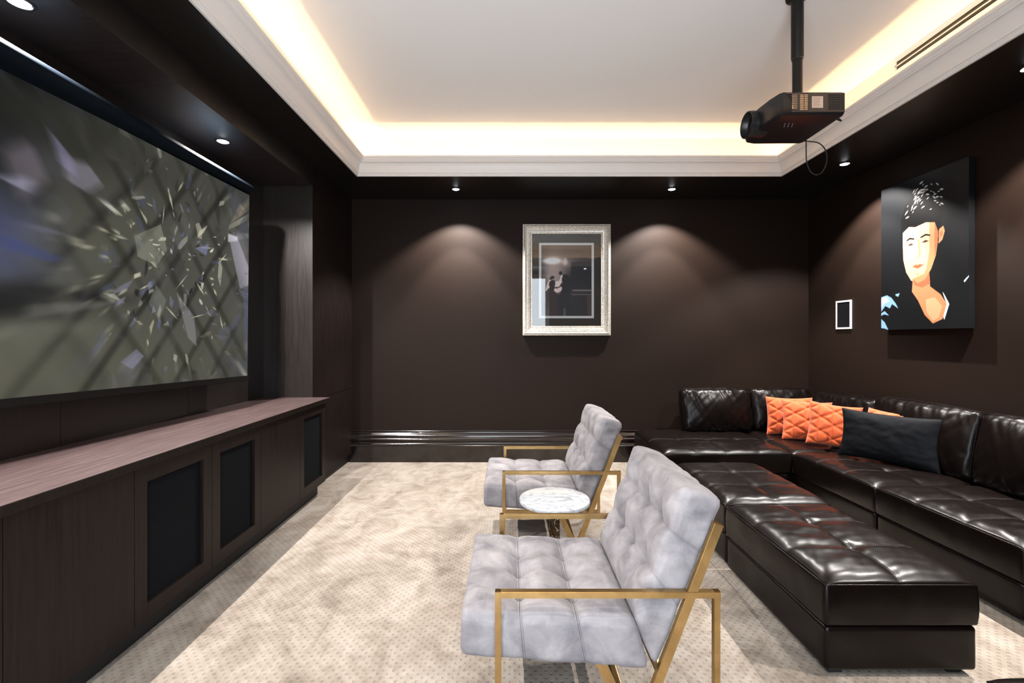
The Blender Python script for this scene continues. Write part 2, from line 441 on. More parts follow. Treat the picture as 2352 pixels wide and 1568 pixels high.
# ------------------------------------------------------------------ lamps
def spot(parent, loc, watts, deg, blend, rad, col=DOWN_COL, rot=(0,0,0)):
    l = bpy.data.lights.new('beam', 'SPOT'); l.energy = watts; l.spot_size = math.radians(deg); l.spot_blend = blend
    l.shadow_soft_size = rad; l.color = col
    o = bpy.data.objects.new('beam', l); COL.objects.link(o); o.parent = parent; o.location = loc; o.rotation_euler = rot
    return o
def downlight(x, y, z, label, group, niche=False, dim=1):
    t = thing('downlight', label, 'ceiling light', (x, y, z), 0, group)
    lathe('trim_ring', M['black'], t, [(.038, -.001), (.040, -.006), (.049, -.005), (.053, -.0005), (.053, .002), (.038, .002)], seg=28)
    lathe('lamp', M['lamp'], t, [(0, -.014), (.014, -.0125), (.026, -.009), (.034, -.004), (.037, .001), (0, .001)], seg=24)
    if niche:
        spot(t, (0, 0, -.022), NICHE_W, 150, .5, .016)
    else:
        spot(t, (0, 0, -.022), DOWN_WIDE*dim, 112, .35, .012)
        spot(t, (0, 0, -.022), DOWN_CORE*dim, 74, .35, .012)
    return t
G1 = 'round recessed downlights'
downlight(-.591, 4.99, ZS, 'small round downlight in the dark soffit left of the framed picture, above the far wall', G1)
downlight(1.755, 4.99, ZS, 'small round downlight in the dark soffit right of the framed picture, above the far wall', G1)
downlight(3.105, 4.265, ZS, 'small round downlight in the right-hand soffit under the projector cable', G1)
downlight(3.105, 2.745, ZS, 'small round downlight in the right-hand soffit nearer than the canvas portrait', G1)
downlight(3.105, 1.225, ZS, 'small round downlight in the right-hand soffit nearest the camera', G1)
downlight(-.591, -.05, ZS, 'added unseen downlight in the rear soffit behind the armchairs, screen side', G1, dim=.3)  # rear pair is added, unseen, to light the chairs from the camera side
downlight(1.755, -.05, ZS, 'added unseen downlight in the rear soffit behind the armchairs, sofa side', G1, dim=.3)
G2 = 'downlights in the wooden niche over the screen'
downlight(-2.075, 3.317, NZ, 'small round downlight in the wooden niche ceiling above the far end of the screen', G2, True)
downlight(-2.075, 1.943, NZ, 'small round downlight in the wooden niche ceiling at the top left corner of the photo', G2, True)
downlight(-2.075, .569, NZ, 'small round downlight in the wooden niche ceiling above the near end of the screen', G2, True)

# LED strips hidden behind the cornice
zl = ZS+.055
for nm, (x0, x1, y0, y1), lab in (
    ('a', (CX0, CX1, CY1+.025, CY1+.037), 'warm light strip hidden behind the far cornice'),
    ('b', (CX0, CX1, CY0-.037, CY0-.025), 'warm light strip hidden behind the rear cornice'),
    ('c', (CX0-.037, CX0-.025, CY0, CY1), 'warm light strip hidden behind the cornice on the screen side'),
    ('d', (CX1+.025, CX1+.037, CY0, CY1), 'warm light strip hidden behind the cornice on the sofa side')):
    o = box('light_strip', M['led'], None, x0, x1, y0, y1, zl, zl+.006); tag(o, lab, 'light strip', 'cove light strips')

# ------------------------------------------------------------------ built-in cabinets
HC = .8916; FX = -1.712; TH = .04
o = box('worktop', M['wood_top'], None, NX+.001, -1.69, NY0+.002, NY1-.001, HC-TH, HC, .0015)
tag(o, 'long dark brown wooden worktop with pale scratches running under the screen', 'countertop')
e_ = box('shaded_edge', M['wood_d'], o, -1.6898, -1.6875, NY0+.002, NY1-.001, HC-TH, HC-.002, .0006); e_['label'] = 'front edge, shade painted in as darker wood'  # dark strip stands in for shade on the unlit front edge
seams = [.47, 1.01, 1.55, 2.093, 2.638, 3.154, 3.743, 4.255]
kinds = ['plain', 'mesh', 'plain', 'mesh', 'mesh', 'plain', 'mesh']
labs = ['', '', 'dark wooden cabinet with a plain door, nearest the camera at the left edge',
        'dark wooden cabinet with the largest black mesh door panel, nearest of the three mesh doors',
        'dark wooden cabinet whose black mesh door is the middle one of three',
        'dark wooden cabinet with a plain door between two mesh doors',
        'dark wooden cabinet with a small black mesh door at the far end of the row']
labs[0] = 'dark wooden cabinet with a plain door, out of frame beside the camera'
labs[1] = 'dark wooden cabinet with a black mesh door, left of the frame edge'
for k, (a, c) in enumerate(zip(seams, seams[1:])):
    t = thing('low_cabinet', labs[k], 'cabinet', (NX+.03, (a+c)/2, 0), 0, 'built-in cabinets under the screen')
    ox, oy = NX+.03, (a+c)/2
    box('carcass', M['wood_d'], t, 0, FX-.024-ox, a+.0005-oy, c-.0005-oy, .125, HC-TH-.0005)
    box('kick_board', M['kick'], t, 0, -1.785-ox, a-oy, c-oy, 0, .125)
    g = .0018; x0, x1 = FX-.022-ox, FX-ox; y0, y1, z0, z1 = a+g-oy, c-g-oy, .125, HC-TH-.004
    if kinds[k] == 'plain':
        box('door', M['wood_d'], t, x0, x1, y0, y1, z0, z1, .001)
    else:
        fw = .072; bm = bmesh.new()
        add_box(bm, x0, x1, y0, y0+fw, z0, z1, .001); add_box(bm, x0, x1, y1-fw, y1, z0, z1, .001)
        add_box(bm, x0, x1, y0+fw-.0001, y1-fw+.0001, z0, z0+fw, .001); add_box(bm, x0, x1, y0+fw-.0001, y1-fw+.0001, z1-fw-.005, z1, .001)
        d = link_bm('door', bm, M['wood_d'], t)
        gr = box('mesh_panel', M['grille'], d, x0-.001, x0+.004, y0+fw, y1-fw, z0+fw, z1-fw-.005); gr['label'] = 'black mesh door panel'

# ------------------------------------------------------------------ printed pictures: raster -> vertex colours
def lin(c):
    c = np.asarray(c, float)/255; return np.where(c <= .04045, c/12.92, ((c+.055)/1.055)**2.4)
class Raster:
    def __init__(s, nx, ny, bg): s.nx, s.ny = nx, ny; s.a = np.ones((ny, nx, 3))*np.array(bg, float)
    def poly(s, pts, col, alpha=1.0, asp=1.0):
        P = [(x*s.nx, y*s.ny) for x, y in pts]
        xs = [p[0] for p in P]; ys = [p[1] for p in P]
        i0, i1 = max(0, int(min(xs))-1), min(s.nx, int(max(xs))+2); j0, j1 = max(0, int(min(ys))-1), min(s.ny, int(max(ys))+2)
        if i1 <= i0 or j1 <= j0: return
        acc = np.zeros((j1-j0, i1-i0))
        for ox in (.25, .75):
            for oy in (.25, .75):
                X, Y = np.meshgrid(np.arange(i0, i1)+ox, np.arange(j0, j1)+oy); ins = np.zeros(X.shape, bool)
                for k in range(len(P)):
                    (xa, ya), (xb, yb) = P[k], P[(k+1) % len(P)]
                    if ya == yb: continue
                    c = ((ya > Y) != (yb > Y)) & (X < (xb-xa)*(Y-ya)/(yb-ya)+xa); ins ^= c
                acc += ins*.25
        acc = (acc*alpha)[..., None]; r = s.a[j0:j1, i0:i1]; s.a[j0:j1, i0:i1] = r*(1-acc) + np.array(col, float)*acc
    def blob(s, x, y, rx, ry, col, alpha=1, p=1.0):
        X, Y = np.meshgrid((np.arange(s.nx)+.5)/s.nx, (np.arange(s.ny)+.5)/s.ny)
        f = np.exp(-(((X-x)/rx)**2 + ((Y-y)/ry)**2)**p)[..., None]*alpha; s.a = s.a*(1-f) + np.array(col, float)*f
    def blur(s, n, ax=None):
        for _ in range(n):
            q = np.pad(s.a, ((1,1),(1,1),(0,0)), 'edge'); s.a = (q[1:-1,1:-1]*2 + q[:-2,1:-1] + q[2:,1:-1] + q[1:-1,:-2] + q[1:-1,2:])/6
def print_mesh(name, ras, place, m, parent):
    ny, nx = ras.ny, ras.nx
    U, V = np.meshgrid(np.linspace(0, 1, nx), np.linspace(0, 1, ny))
    co = np.array(place(U.ravel(), V.ravel())).T.astype(np.float32)
    idx = np.arange(nx*ny).reshape(ny, nx)
    q = np.stack([idx[:-1,:-1], idx[:-1,1:], idx[1:,1:], idx[1:,:-1]], -1).reshape(-1, 4)
    me = bpy.data.meshes.new(name); me.vertices.add(len(co)); me.vertices.foreach_set('co', co.ravel())
    me.loops.add(q.size); me.loops.foreach_set('vertex_index', q.ravel().astype(np.int32))
    me.polygons.add(len(q)); me.polygons.foreach_set('loop_start', np.arange(0, q.size, 4, dtype=np.int32))
    me.update(); me.validate()
    at = me.color_attributes.new('print', 'FLOAT_COLOR', 'POINT')
    c = np.concatenate([lin(np.clip(ras.a, 0, 255)).reshape(-1, 3), np.ones((nx*ny, 1))], 1).astype(np.float32)
    at.data.foreach_set('color', c.ravel()); me.materials.append(m)
    o = bpy.data.objects.new(name, me); COL.objects.link(o); o.parent = parent; return o
def print_mat(name, rough, emis=0, coat=0, spec=.5):
    m, nt, b = mat(name, (0,0,0), rough, 0, Specular_IOR_Level=spec); a = nt.nodes.new('ShaderNodeAttribute'); a.attribute_name = 'print'
    if emis:
        nt.links.new(a.outputs['Color'], b.inputs['Emission Color']); b.inputs['Emission Strength'].default_value = emis
        b.inputs['Base Color'].default_value = (.006, .006, .006, 1); b.inputs['Specular IOR Level'].default_value = .1
    else: nt.links.new(a.outputs['Color'], b.inputs['Base Color'])
    b.inputs['Coat Weight'].default_value = coat
    return m

# projected film still: flying splinters of glass in front of a steel lattice (no figure)
W_, H_ = 720, 405
r = Raster(W_, H_, (76, 76, 71))
r.blob(.42, .62, .25, .30, (104, 103, 92), .6); r.blob(.55, .10, .5, .25, (98, 97, 86), .7)
r.blob(.36, .95, .18, .22, (34, 36, 36), .85); r.blob(.90, .45, .16, .3, (92, 92, 86), .6)
for k in range(-3, 14):                               # lattice of dark glazing bars
    x = k*.115 + .02
    r.poly([(x, 0), (x+.018, 0), (x+.018+.42, 1), (x+.42, 1)], (36, 36, 33), .50)
    r.poly([(x+.30, 0), (x+.322, 0), (x+.322-.42, 1), (x+.30-.42, 1)], (40, 40, 36), .40)
for k in range(30):
    x, y = RS.rand(), RS.rand(); s = .03+.05*RS.rand()
    r.poly([(x, y-s*1.5), (x+s*.5, y), (x, y+s*1.5), (x-s*.5, y)], RS.choice([58, 92, 104])*np.array([1, 1, .95]), .35)
r.blur(5)
r.blob(.36, .50, .07, .17, (84, 90, 130), .7); r.blob(.35, .30, .10, .05, (24, 24, 24), .9); r.blob(.46, .345, .12, .022, (30, 30, 30), .8)
r.blob(.40, .24, .12, .02, (128, 126, 116), .6); r.blob(.43, .75, .05, .06, (128, 126, 130), .6)
r.blur(8)
cx, cy = .69, .53
# pale beams and posts
r.poly([(.905, .745), (.945, .745), (1.0, .60), (1.0, .50), (.96, .47)], (150, 147, 157), .9)
r.poly([(.905, .745), (.945, .745), (.945, .72), (.905, .70)], (196, 192, 200), .9)
r.poly([(.975, .50), (1.0, .45), (1.0, .05), (.985, .05)], (92, 98, 128), .8)
r.poly([(.885, 1.0), (.955, .80), (1.0, .70), (1.0, .78), (.93, .95), (.91, 1.0)], (78, 84, 108), .5)
r.poly([(.955, .93), (.915, .80), (.985, .90)], (140, 128, 110), .8)
r.blur(2)
for k in range(380):                                  # splinters, larger and more smeared away from the burst
    ang = RS.rand()*2*math.pi; rad = .03 + .70*RS.rand()**.75
    x = cx + rad*math.cos(ang)*.62; y = cy + rad*math.sin(ang)
    if not (-.05 < x < 1.05 and -.05 < y < 1.05): continue
    s = (.003 + .011*RS.rand()**2 + .013*rad)*(.5+RS.rand()); L = s*(1.2+3.4*RS.rand())
    dx, dy = math.cos(ang), math.sin(ang)
    if RS.rand() < .6: a2 = RS.rand()*6.28; dx, dy = math.cos(a2), math.sin(a2)
    px, py = -dy, dx
    c = [(118,118,136), (92,96,118), (176,174,156), (142,140,128), (78,82,94), (226,226,208), (46,46,46)][RS.choice(7, p=[.2,.18,.13,.15,.16,.05,.13])]
    al = .5+.4*RS.rand() if rad < .3 else .25+.35*RS.rand()
    n_ = RS.randint(3, 6); pts = []
    for q in range(n_):
        a3 = 2*math.pi*q/n_ + .6*RS.rand(); e1 = L*math.cos(a3)*(.6+.6*RS.rand()); e2 = s*math.sin(a3)*(.6+.6*RS.rand())
        pts.append((x + (dx*e1+px*e2)*.56, y + dy*e1+py*e2))
    r.poly(pts, c, al)
for k in range(46):                                   # thin bright slivers
    ang = RS.rand()*2*math.pi; rad = .05+.40*RS.rand(); L = .01+.05*RS.rand()**2; s = .0012+.0022*RS.rand()
    x, y = cx+rad*math.cos(ang)*.6, cy+rad*math.sin(ang); a2 = ang+.7*RS.randn(); dx, dy = math.cos(a2), math.sin(a2)
    r.poly([(x-dx*L*.5, y-dy*L), (x-dy*s, y+dx*s*1.8), (x+dx*L*.5, y+dy*L), (x+dy*s, y-dx*s*1.8)], (196, 194, 172), .75)
def zoom_smear(img, amount, n=14):
    Y, X = np.mgrid[0:H_, 0:W_]; out = np.zeros_like(img)
    for q in range(n):
        k = 1 - amount*q/n
        xi = np.clip(cx*W_ + (X-cx*W_)*k, 0, W_-1).astype(int); yi = np.clip(cy*H_ + (Y-cy*H_)*k, 0, H_-1).astype(int)
        out += img[yi, xi]
    return out/n
Y_, X_ = np.mgrid[0:H_, 0:W_]; rr_ = np.hypot((X_/W_-cx)*1.78, Y_/H_-cy)[..., None]
sm_ = zoom_smear(r.a, .16); f_ = np.clip((rr_-.30)/.45, 0, 1); r.a = r.a*(1-f_) + sm_*f_
# smear towards the left edge
a0 = r.a.copy(); r.blur(10); X = np.linspace(0, 1, W_)[None, :, None]; f = np.clip((.55-X)/.18, 0, 1); r.a = r.a*f + a0*(1-f)
r.blob(.30, .80, .16, .22, (26, 27, 27), .75); r.blob(.52, .90, .20, .08, (60, 60, 54), .6); r.blob(.30, .12, .14, .14, (112, 111, 96), .5)
for pts, c, al in (([(.36, .74), (.40, .80), (.43, .70), (.39, .60)], (120, 112, 120), .55), ([(.455, .79), (.50, .80), (.53, .75), (.50, .70), (.46, .72)], (140, 136, 150), .55),
                   ([(.35, .66), (.41, .69), (.40, .64)], (150, 150, 170), .6), ([(.43, .86), (.47, .80), (.48, .74), (.45, .76)], (130, 126, 150), .6),
                   ([(.36, .50), (.46, .46), (.44, .44), (.36, .46)], (70, 78, 120), .5), ([(.40, .30), (.56, .34), (.55, .32), (.40, .26)], (110, 110, 106), .5),
                   ([(.57, .10), (.61, .15), (.63, .12), (.60, .07)], (128, 128, 146), .7), ([(.60, .60), (.67, .68), (.69, .58), (.66, .50), (.61, .52)], (150, 152, 138), .45),
                   ([(.72, .40), (.78, .30), (.79, .16), (.76, .20)], (138, 138, 142), .5), ([(.78, .62), (.83, .66), (.82, .60)], (120, 122, 150), .7), ([(.64, .34), (.66, .42), (.69, .36), (.67, .26)], (120, 122, 118), .5)):
    r.poly(pts, c, al)
a0 = r.a.copy(); r.a = zoom_smear(r.a, .09); r.blur(3); f = np.clip((.66-X)/.16, 0, 1); r.a = r.a*f + a0*(1-f)
r.a = np.clip((r.a-80)*1.32 + 74, 8, 250)
M['film'] = print_mat('projected_picture', .6, SCREEN_E)
sc_t = thing('projection_screen', 'large black-framed projector screen showing flying glass splinters, in the left niche', 'projection screen', (-2.1, 3.668, 1.147))
d = Vector((-.0718, -.9972, .0209)); up = Vector((.0, .02, .9998))
SWid, SHei = 2.58, 1.448
def scr(u, v, off=0):           # u = 1 at the far end
    t = (1-np.asarray(u))*SWid; v = np.asarray(v)*SHei
    return (d.x*t + up.x*v + off, d.y*t + up.y*v, d.z*t + up.z*v)
print_mesh('picture_surface', r, lambda U, V: scr(U, V), M['film'], sc_t)
def scr_box(name, m, u0, u1, v0, v1, t0, t1):
    bm = bmesh.new(); vs = []
    for tt in (t0, t1):
        for u, v in ((u0, v0), (u1, v0), (u1, v1), (u0, v1)):
            vs.append(bm.verts.new(scr(u, v, tt)))
    for f in ((0,1,2,3), (7,6,5,4), (0,4,5,1), (1,5,6,2), (2,6,7,3), (3,7,4,0)): bm.faces.new([vs[i] for i in f])
    bmesh.ops.bevel(bm, geom=list(bm.edges), offset=.002, segments=2, affect='EDGES')
    return link_bm(name, bm, m, sc_t)
scr_box('backing_sheet', M['black_m'], -.002, 1.002, -.002, 1.002, -.008, -.003)
scr_box('bottom_bar', M['blackmetal'], -.004, 1.004, -.028, -.001, -.014, .008)
# roller casing above, parallel to the wall
bm = bmesh.new(); pr = []
for k in range(13):
    a = -math.pi/2 + math.pi*k/12; pr.append((-.045 + .055*math.cos(a)*1.1, 2.660 - 1.147 + .040*math.sin(a)))
pr = [(-.19, 2.620-1.147)] + pr + [(-.19, 2.700-1.147)]
A = [bm.verts.new((x, .07, z)) for x, z in pr]; B = [bm.verts.new((x, -2.72, z)) for x, z in pr]
for k in range(len(pr)): k2 = (k+1) % len(pr); bm.faces.new((A[k], A[k2], B[k2], B[k]))
bm.faces.new(A[::-1]); bm.faces.new(B)
o = link_bm('roller_casing', bm, mat('blue_sheen_casing', (.004, .0065, .010), .75, 0, Specular_IOR_Level=.06)[0], sc_t); shade_auto(o, 50)  # bluish sheen of the black casing put into its base colour

# ------------------------------------------------------------------ framed picture on the far wall
fx0, fx1, fz0, fz1 = .145, 1.165, 1.475, 2.765
ft = thing('framed_picture', 'framed picture of two dark figures in an ornate silver frame on the far wall', 'picture', ((fx0+fx1)/2, YB, fz0))
ft.rotation_euler = (math.radians(.0), 0, 0)
ox, oz = (fx0+fx1)/2, fz0
prof = [(.0, .0), (.0, .040), (.004, .044), (.010, .044), (.012, .040)]
prof += [(.014, .046), (.022, .052), (.032, .052), (.040, .046), (.042, .040), (.048, .040), (.050, .045), (.055, .045), (.057, .036)]
prof += [(.062, .036), (.080, .031), (.096, .024), (.098, .028), (.107, .028), (.109, .022), (.109, .008)]
bm = sweep_rect(prof, fx0-ox, fx1-ox, 0, fz1-fz0, lambda x, y, h: (x, -h, y))
fr = link_bm('frame', bm, M['silver'], ft); shade_auto(fr, 25)
# carved rope and leaf bands
def carved(name, inset, depth, step, lx, wy, tilt, rise):
    bm = bmesh.new(); Wd, Hd = fx1-fx0, fz1-fz0
    base = bmesh.new(); bmesh.ops.create_icosphere(base, subdivisions=1, radius=1); bv = [v.co.copy() for v in base.verts]; bf = [[v.index for v in f.verts] for f in base.faces]; base.free()
    def put(cx, cz, ang):
        ca, sa = math.cos(ang+tilt), math.sin(ang+tilt); vs = []
        for q in bv:
            x, z = q.x*lx, q.z*wy
            vs.append(bm.verts.new((cx + x*ca - z*sa, -depth - q.y*rise, cz + x*sa + z*ca)))
        for f in bf: bm.faces.new([vs[i] for i in f])
    nh = int((Wd-2*inset)/step); nv = int((Hd-2*inset)/step)
    for k in range(nh+1):
        x = fx0-ox+inset+(Wd-2*inset)*k/nh
        put(x, inset, 0); put(x, Hd-inset, math.pi)
    for k in range(1, nv):
        z = inset+(Hd-2*inset)*k/nv
        put(fx0-ox+inset, z, -math.pi/2); put(fx1-ox-inset, z, math.pi/2)
    o = link_bm(name, bm, M['silver'], ft, True); o['kind'] = 'stuff'; return o
carved('rope_carving', .027, .052, .021, .015, .0065, .65, .008)
carved('leaf_carving', .070, .033, .016, .0085, .0060, .0, .006)
carved('bead_carving', .088, .027, .014, .0055, .0055, .5, .005)
m_mat = paint('brown_mount_board', (.055, .043, .036), .8)
box('mount_board', m_mat, ft, fx0-ox+.10, fx1-ox-.10, -.012, -.006, .10, fz1-fz0-.10)
px0, px1, pz0, pz1 = .335-ox, .975-ox, 1.675-oz, 2.553-oz     # white line round the print
bm = bmesh.new(); lw = .027
add_box(bm, px0, px1, -.0145, -.0122, pz0, pz0+lw); add_box(bm, px0, px1, -.0145, -.0122, pz1-lw, pz1)
add_box(bm, px0, px0+lw, -.0145, -.0122, pz0+lw, pz1-lw); add_box(bm, px1-lw, px1, -.0145, -.0122, pz0+lw, pz1-lw)
o = link_bm('white_border', bm, mat('white_card', (.8, .78, .76), .8)[0], ft); o['label'] = 'thin white border'
r = Raster(150, 210, (34, 30, 31))
r.blob(.25, .62, .22, .30, (150, 132, 126), .85, 1.6); r.blob(.50, .74, .20, .12, (120, 104, 98), .7)
r.blob(.22, .78, .20, .05, (212, 204, 196), .95, 2); r.blob(.47, .76, .06, .05, (168, 154, 146), .9, 2); r.poly([(.46, .82), (.50, .82), (.50, .74), (.46, .74)], (170, 158, 150), .8)
r.blob(.5, .97, .9, .05, (110, 92, 86), .5); r.blob(.5, .88, .9, .05, (72, 64, 62), .5)
r.poly([(.60, .76), (1, .76), (1, .38), (.56, .38)], (20, 19, 21), .9)
r.blur(3)
r.poly([(.08, .36), (.12, .46), (.18, .53), (.22, .47), (.36, .50), (.40, .60), (.42, .36), (.34, .33), (.2, .33)], (206, 186, 176), .75)
r.poly([(.62, .37), (1, .37), (1, .355), (.62, .355)], (120, 110, 106), .9); r.poly([(.60, .305), (1, .305), (1, .29), (.58, .29)], (150, 140, 134), .9)
r.poly([(0, .30), (1, .30), (1, 0), (0, 0)], (24, 21, 24), .9)
r.poly([(.90, .28), (1, .29), (1, 0), (.92, 0)], (58, 44, 38), .8)
r.poly([(.28, .11), (.32, .11), (.31, 0), (.27, 0)], (84, 78, 76), .7); r.poly([(.44, .11), (.48, .11), (.49, 0), (.43, 0)], (80, 74, 72), .7)
r.blur(1)
# seated figure and standing figure, plain dark shapes
r.poly([(.09, .33), (.13, .38), (.17, .40), (.15, .45), (.17, .49), (.22, .51), (.27, .50), (.28, .45), (.27, .43), (.27, .41), (.34, .41), (.38, .43), (.38, .41), (.30, .385), (.27, .40), (.25, .36), (.32, .31), (.34, 0), (.06, 0)], (40, 26, 29), 1)
r.blob(.225, .545, .04, .022, (30, 22, 24), 1, 3); r.blob(.19, .525, .025, .015, (30, 22, 24), 1, 3)
r.poly([(.40, .60), (.44, .585), (.52, .585), (.57, .54), (.58, .44), (.60, .40), (.57, .35), (.58, 0), (.54, 0), (.50, .12), (.46, .28), (.43, 0), (.37, 0), (.38, .32), (.42, .40), (.38, .42), (.38, .45), (.42, .47)], (21, 18, 22), 1)
r.blob(.385, .605, .035, .028, (26, 21, 22), 1, 3); r.poly([(.40, .58), (.425, .585), (.42, .53), (.41, .54)], (200, 190, 184), .9)
r.blur(1); r.a = np.clip(r.a*1.45, 0, 255)
print_mesh('print', r, lambda U, V: (px0+lw+U*(px1-px0-2*lw), np.full_like(U, -.0125), pz0+lw+V*(pz1-pz0-2*lw)), print_mat('painting_print', .6), ft)
gl = box('glass', M['glass'], ft, fx0-ox+.105, fx1-ox-.105, -.0205, -.0185, .105, fz1-fz0-.105)

# ------------------------------------------------------------------ canvas on the right wall
cv = thing('canvas_picture', 'large black canvas with a posterised man in peach and blue, right wall', 'picture', (XR-.012, 3.433, 1.52))
CW, CH, CT = .812, 1.285, .045
M['canvas'] = mat('black_canvas', (.006, .0065, .0075), .40, 0, Specular_IOR_Level=.3)[0]
box('stretcher', M['canvas'], cv, -CT+.0006, 0, 0, CW, 0, CH, .002)
box('wall_batten', M['black_m'], cv, 0, .012, .1, CW-.1, CH-.3, CH-.25)
r = Raster(240, 380, (16, 17, 19))
SK = (206, 166, 128); S2 = (188, 120, 84); S3 = (158, 90, 64); BK = (9, 9, 10)
r.poly([(.29, .655), (.29, .56), (.295, .47), (.33, .385), (.39, .325), (.47, .30), (.55, .32), (.62, .38), (.67, .46), (.69, .54), (.70, .655), (.60, .70), (.40, .70)], SK)
r.poly([(.60, .70), (.70, .655), (.69, .54), (.67, .46), (.62, .38), (.55, .32), (.52, .31), (.57, .40), (.60, .50), (.60, .60)], S2)
r.poly([(.66, .665), (.70, .655), (.69, .54), (.66, .45), (.655, .56)], S3)
r.poly([(.70, .53), (.74, .55), (.765, .60), (.75, .635), (.705, .62)], S2); r.poly([(.715, .56), (.745, .585), (.735, .61), (.715, .60)], S3)
r.poly([(.27, .62), (.285, .67), (.36, .685), (.44, .672), (.56, .685), (.66, .67), (.70, .60), (.72, .66), (.745, .74), (.70, .84), (.58, .90), (.44, .90), (.32, .84), (.265, .74)], BK)
r.poly([(.335, .600), (.375, .612), (.43, .600), (.43, .590), (.375, .600), (.335, .590)], BK); r.poly([(.50, .600), (.56, .612), (.61, .600), (.61, .590), (.56, .600), (.50, .590)], BK)
r.poly([(.345, .562), (.385, .573), (.425, .562), (.385, .556)], (60, 42, 38)); r.poly([(.51, .562), (.555, .573), (.60, .562), (.555, .556)], (60, 42, 38))
r.poly([(.465, .59), (.48, .59), (.505, .50), (.49, .475), (.47, .48), (.485, .50)], S2); r.poly([(.435, .478), (.47, .465), (.505, .476), (.47, .470)], S3)
r.poly([(.40, .415), (.45, .427), (.47, .421), (.49, .427), (.54, .415), (.47, .395)], S3); r.poly([(.40, .415), (.54, .415), (.47, .408)], (120, 60, 50))
r.poly([(.43, .365), (.51, .365), (.47, .355)], S2)
# neck and chest
r.poly([(.41, .335), (.59, .365), (.61, .27), (.72, .215), (.79, .15), (.74, .06), (.64, .035), (.55, .09), (.47, .19), (.40, .25)], S2)
r.poly([(.41, .335), (.47, .30), (.55, .32), (.60, .36), (.61, .29), (.52, .27), (.43, .29)], S3)
r.poly([(.56, .19), (.66, .20), (.74, .14), (.70, .07), (.64, .05), (.57, .11)], SK, .6)
r.poly([(.74, .23), (.76, .21), (.81, .15), (.76, .055), (.75, .075), (.785, .15)], (235, 240, 245))
# blue shirt folds
BL = (118, 156, 190); B2 = (172, 198, 216)
r.poly([(0, .235), (.08, .245), (.14, .225), (.20, .18), (.23, .145), (.15, .18), (.12, .15), (.06, .17), (0, .13)], BL); r.poly([(0, .225), (.07, .235), (.12, .20), (.05, .19), (0, .16)], B2)
r.poly([(0, .12), (.05, .135), (.11, .10), (.04, .112), (0, .10)], BL); r.poly([(0, .08), (.05, .055), (.10, .0), (.05, .01), (0, .015)], BL); r.poly([(.19, .245), (.25, .25), (.23, .225), (.20, .235)], BL)
r.poly([(.95, .28), (1, .31), (1, .30), (.96, .27)], B2)
for k in range(56):                       # white flecks in the hair
    t = RS.rand(); x = .38+.34*t+.03*RS.randn(); y = .80+.09*math.sin(t*3)+.035*RS.randn(); L = .012+.02*RS.rand(); an = -.4+1.3*(1-t)+.3*RS.randn()
    dx, dy = math.cos(an)*L, math.sin(an)*L*.8
    r.poly([(x-dx, y-dy), (x-dy*.25, y+dx*.25), (x+dx, y+dy), (x+dy*.2, y-dx*.2)], (225, 225, 225), .9)
print_mesh('canvas_print', r, lambda U, V: (np.full_like(U, -CT), CW-.001-U*(CW-.002), .001+V*(CH-.002)), print_mat('canvas_print', .36, spec=.3), cv)

# ------------------------------------------------------------------ wall speaker, air slot
sp = thing('wall_speaker', 'black rectangular in-wall speaker with white frame on the right wall', 'speaker', (XR, 4.684, 1.539))
SW_, SH_ = .218, .297
bm = bmesh.new(); f = .017
add_box(bm, -.012, 0, 0, f, 0, SH_, .001); add_box(bm, -.012, 0, SW_-f, SW_, 0, SH_, .001); add_box(bm, -.012, 0, f, SW_-f, 0, f, .001); add_box(bm, -.012, 0, f, SW_-f, SH_-f, SH_, .001)
o = link_bm('frame', bm, M['white_pl'], sp); o['label'] = 'white frame'
box('grille', M['grille'], sp, -.008, -.002, f, SW_-f, f, SH_-f)

vt = thing('air_slot', 'long white linear air slot high in the cove on the right', 'air vent', (CX1+RO, 3.314, 3.40))
bm = bmesh.new(); L = 2.7
add_box(bm, -.006, 0, -L, 0, .030, .040); add_box(bm, -.006, 0, -L, 0, -.004, .004); add_box(bm, -.006, 0, -L, 0, -.038, -.028); add_box(bm, -.006, 0, -.012, 0, -.028, .030); add_box(bm, -.006, 0, -L, -L+.012, -.028, .030)
link_bm('frame', bm, M['white_pl'], vt)
box('slot', M['black_m'], vt, -.002, -.0005, -L+.01, -.01, -.027, .029)
for z in (.012, -.016): bar('blade', M['black'], vt, (-.003, -L+.012, z), (-.003, -.012, z), .002, .008, (0,0,1), 0)

# ------------------------------------------------------------------ projector
pj = thing('projector', 'black projector with a big lens hood hanging from the ceiling pole', 'projector', (1.66, 2.75, 2.69))
body = [(-.17, -.19), (.19, -.20), (.205, -.185), (.205, .19), (.19, .20), (-.13, .20), (-.185, .14), (-.215, .03), (-.205, -.08), (-.185, -.14)]
bx = [(-.145, -.20), (.190, -.20), (.203, -.187), (.203, .17), (.190, .185), (-.11, .19), (-.165, .17), (-.185, .12), (-.185, -.02), (-.175, -.12), (-.160, -.18)]
bm = bmesh.new()
layers = [(.90, -.006, .02), (.97, -.002, .0), (1.0, .012, 0), (1.0, .112, 0), (.985, .122, 0), (.95, .126, 0)]
rings = []
for s, z, q in layers:
    rings.append([bm.verts.new((x*s, y*s, z)) for x, y in bx])
for A, B in zip(rings, rings[1:]):
    for k in range(len(bx)): k2 = (k+1) % len(bx); bm.faces.new((A[k], A[k2], B[k2], B[k]))
bm.faces.new(rings[0][::-1]); bm.faces.new(rings[-1])
o = link_bm('housing', bm, M['black'], pj); shade_auto(o, 40)
lathe('lens_hood', M['black'], pj, [(.060, .07), (.078, .05), (.080, -.02), (.078, -.045), (.072, -.048), (.068, -.02), (.050, .01), (0, .01)], (-.178, .045, .052), 36, 'x')
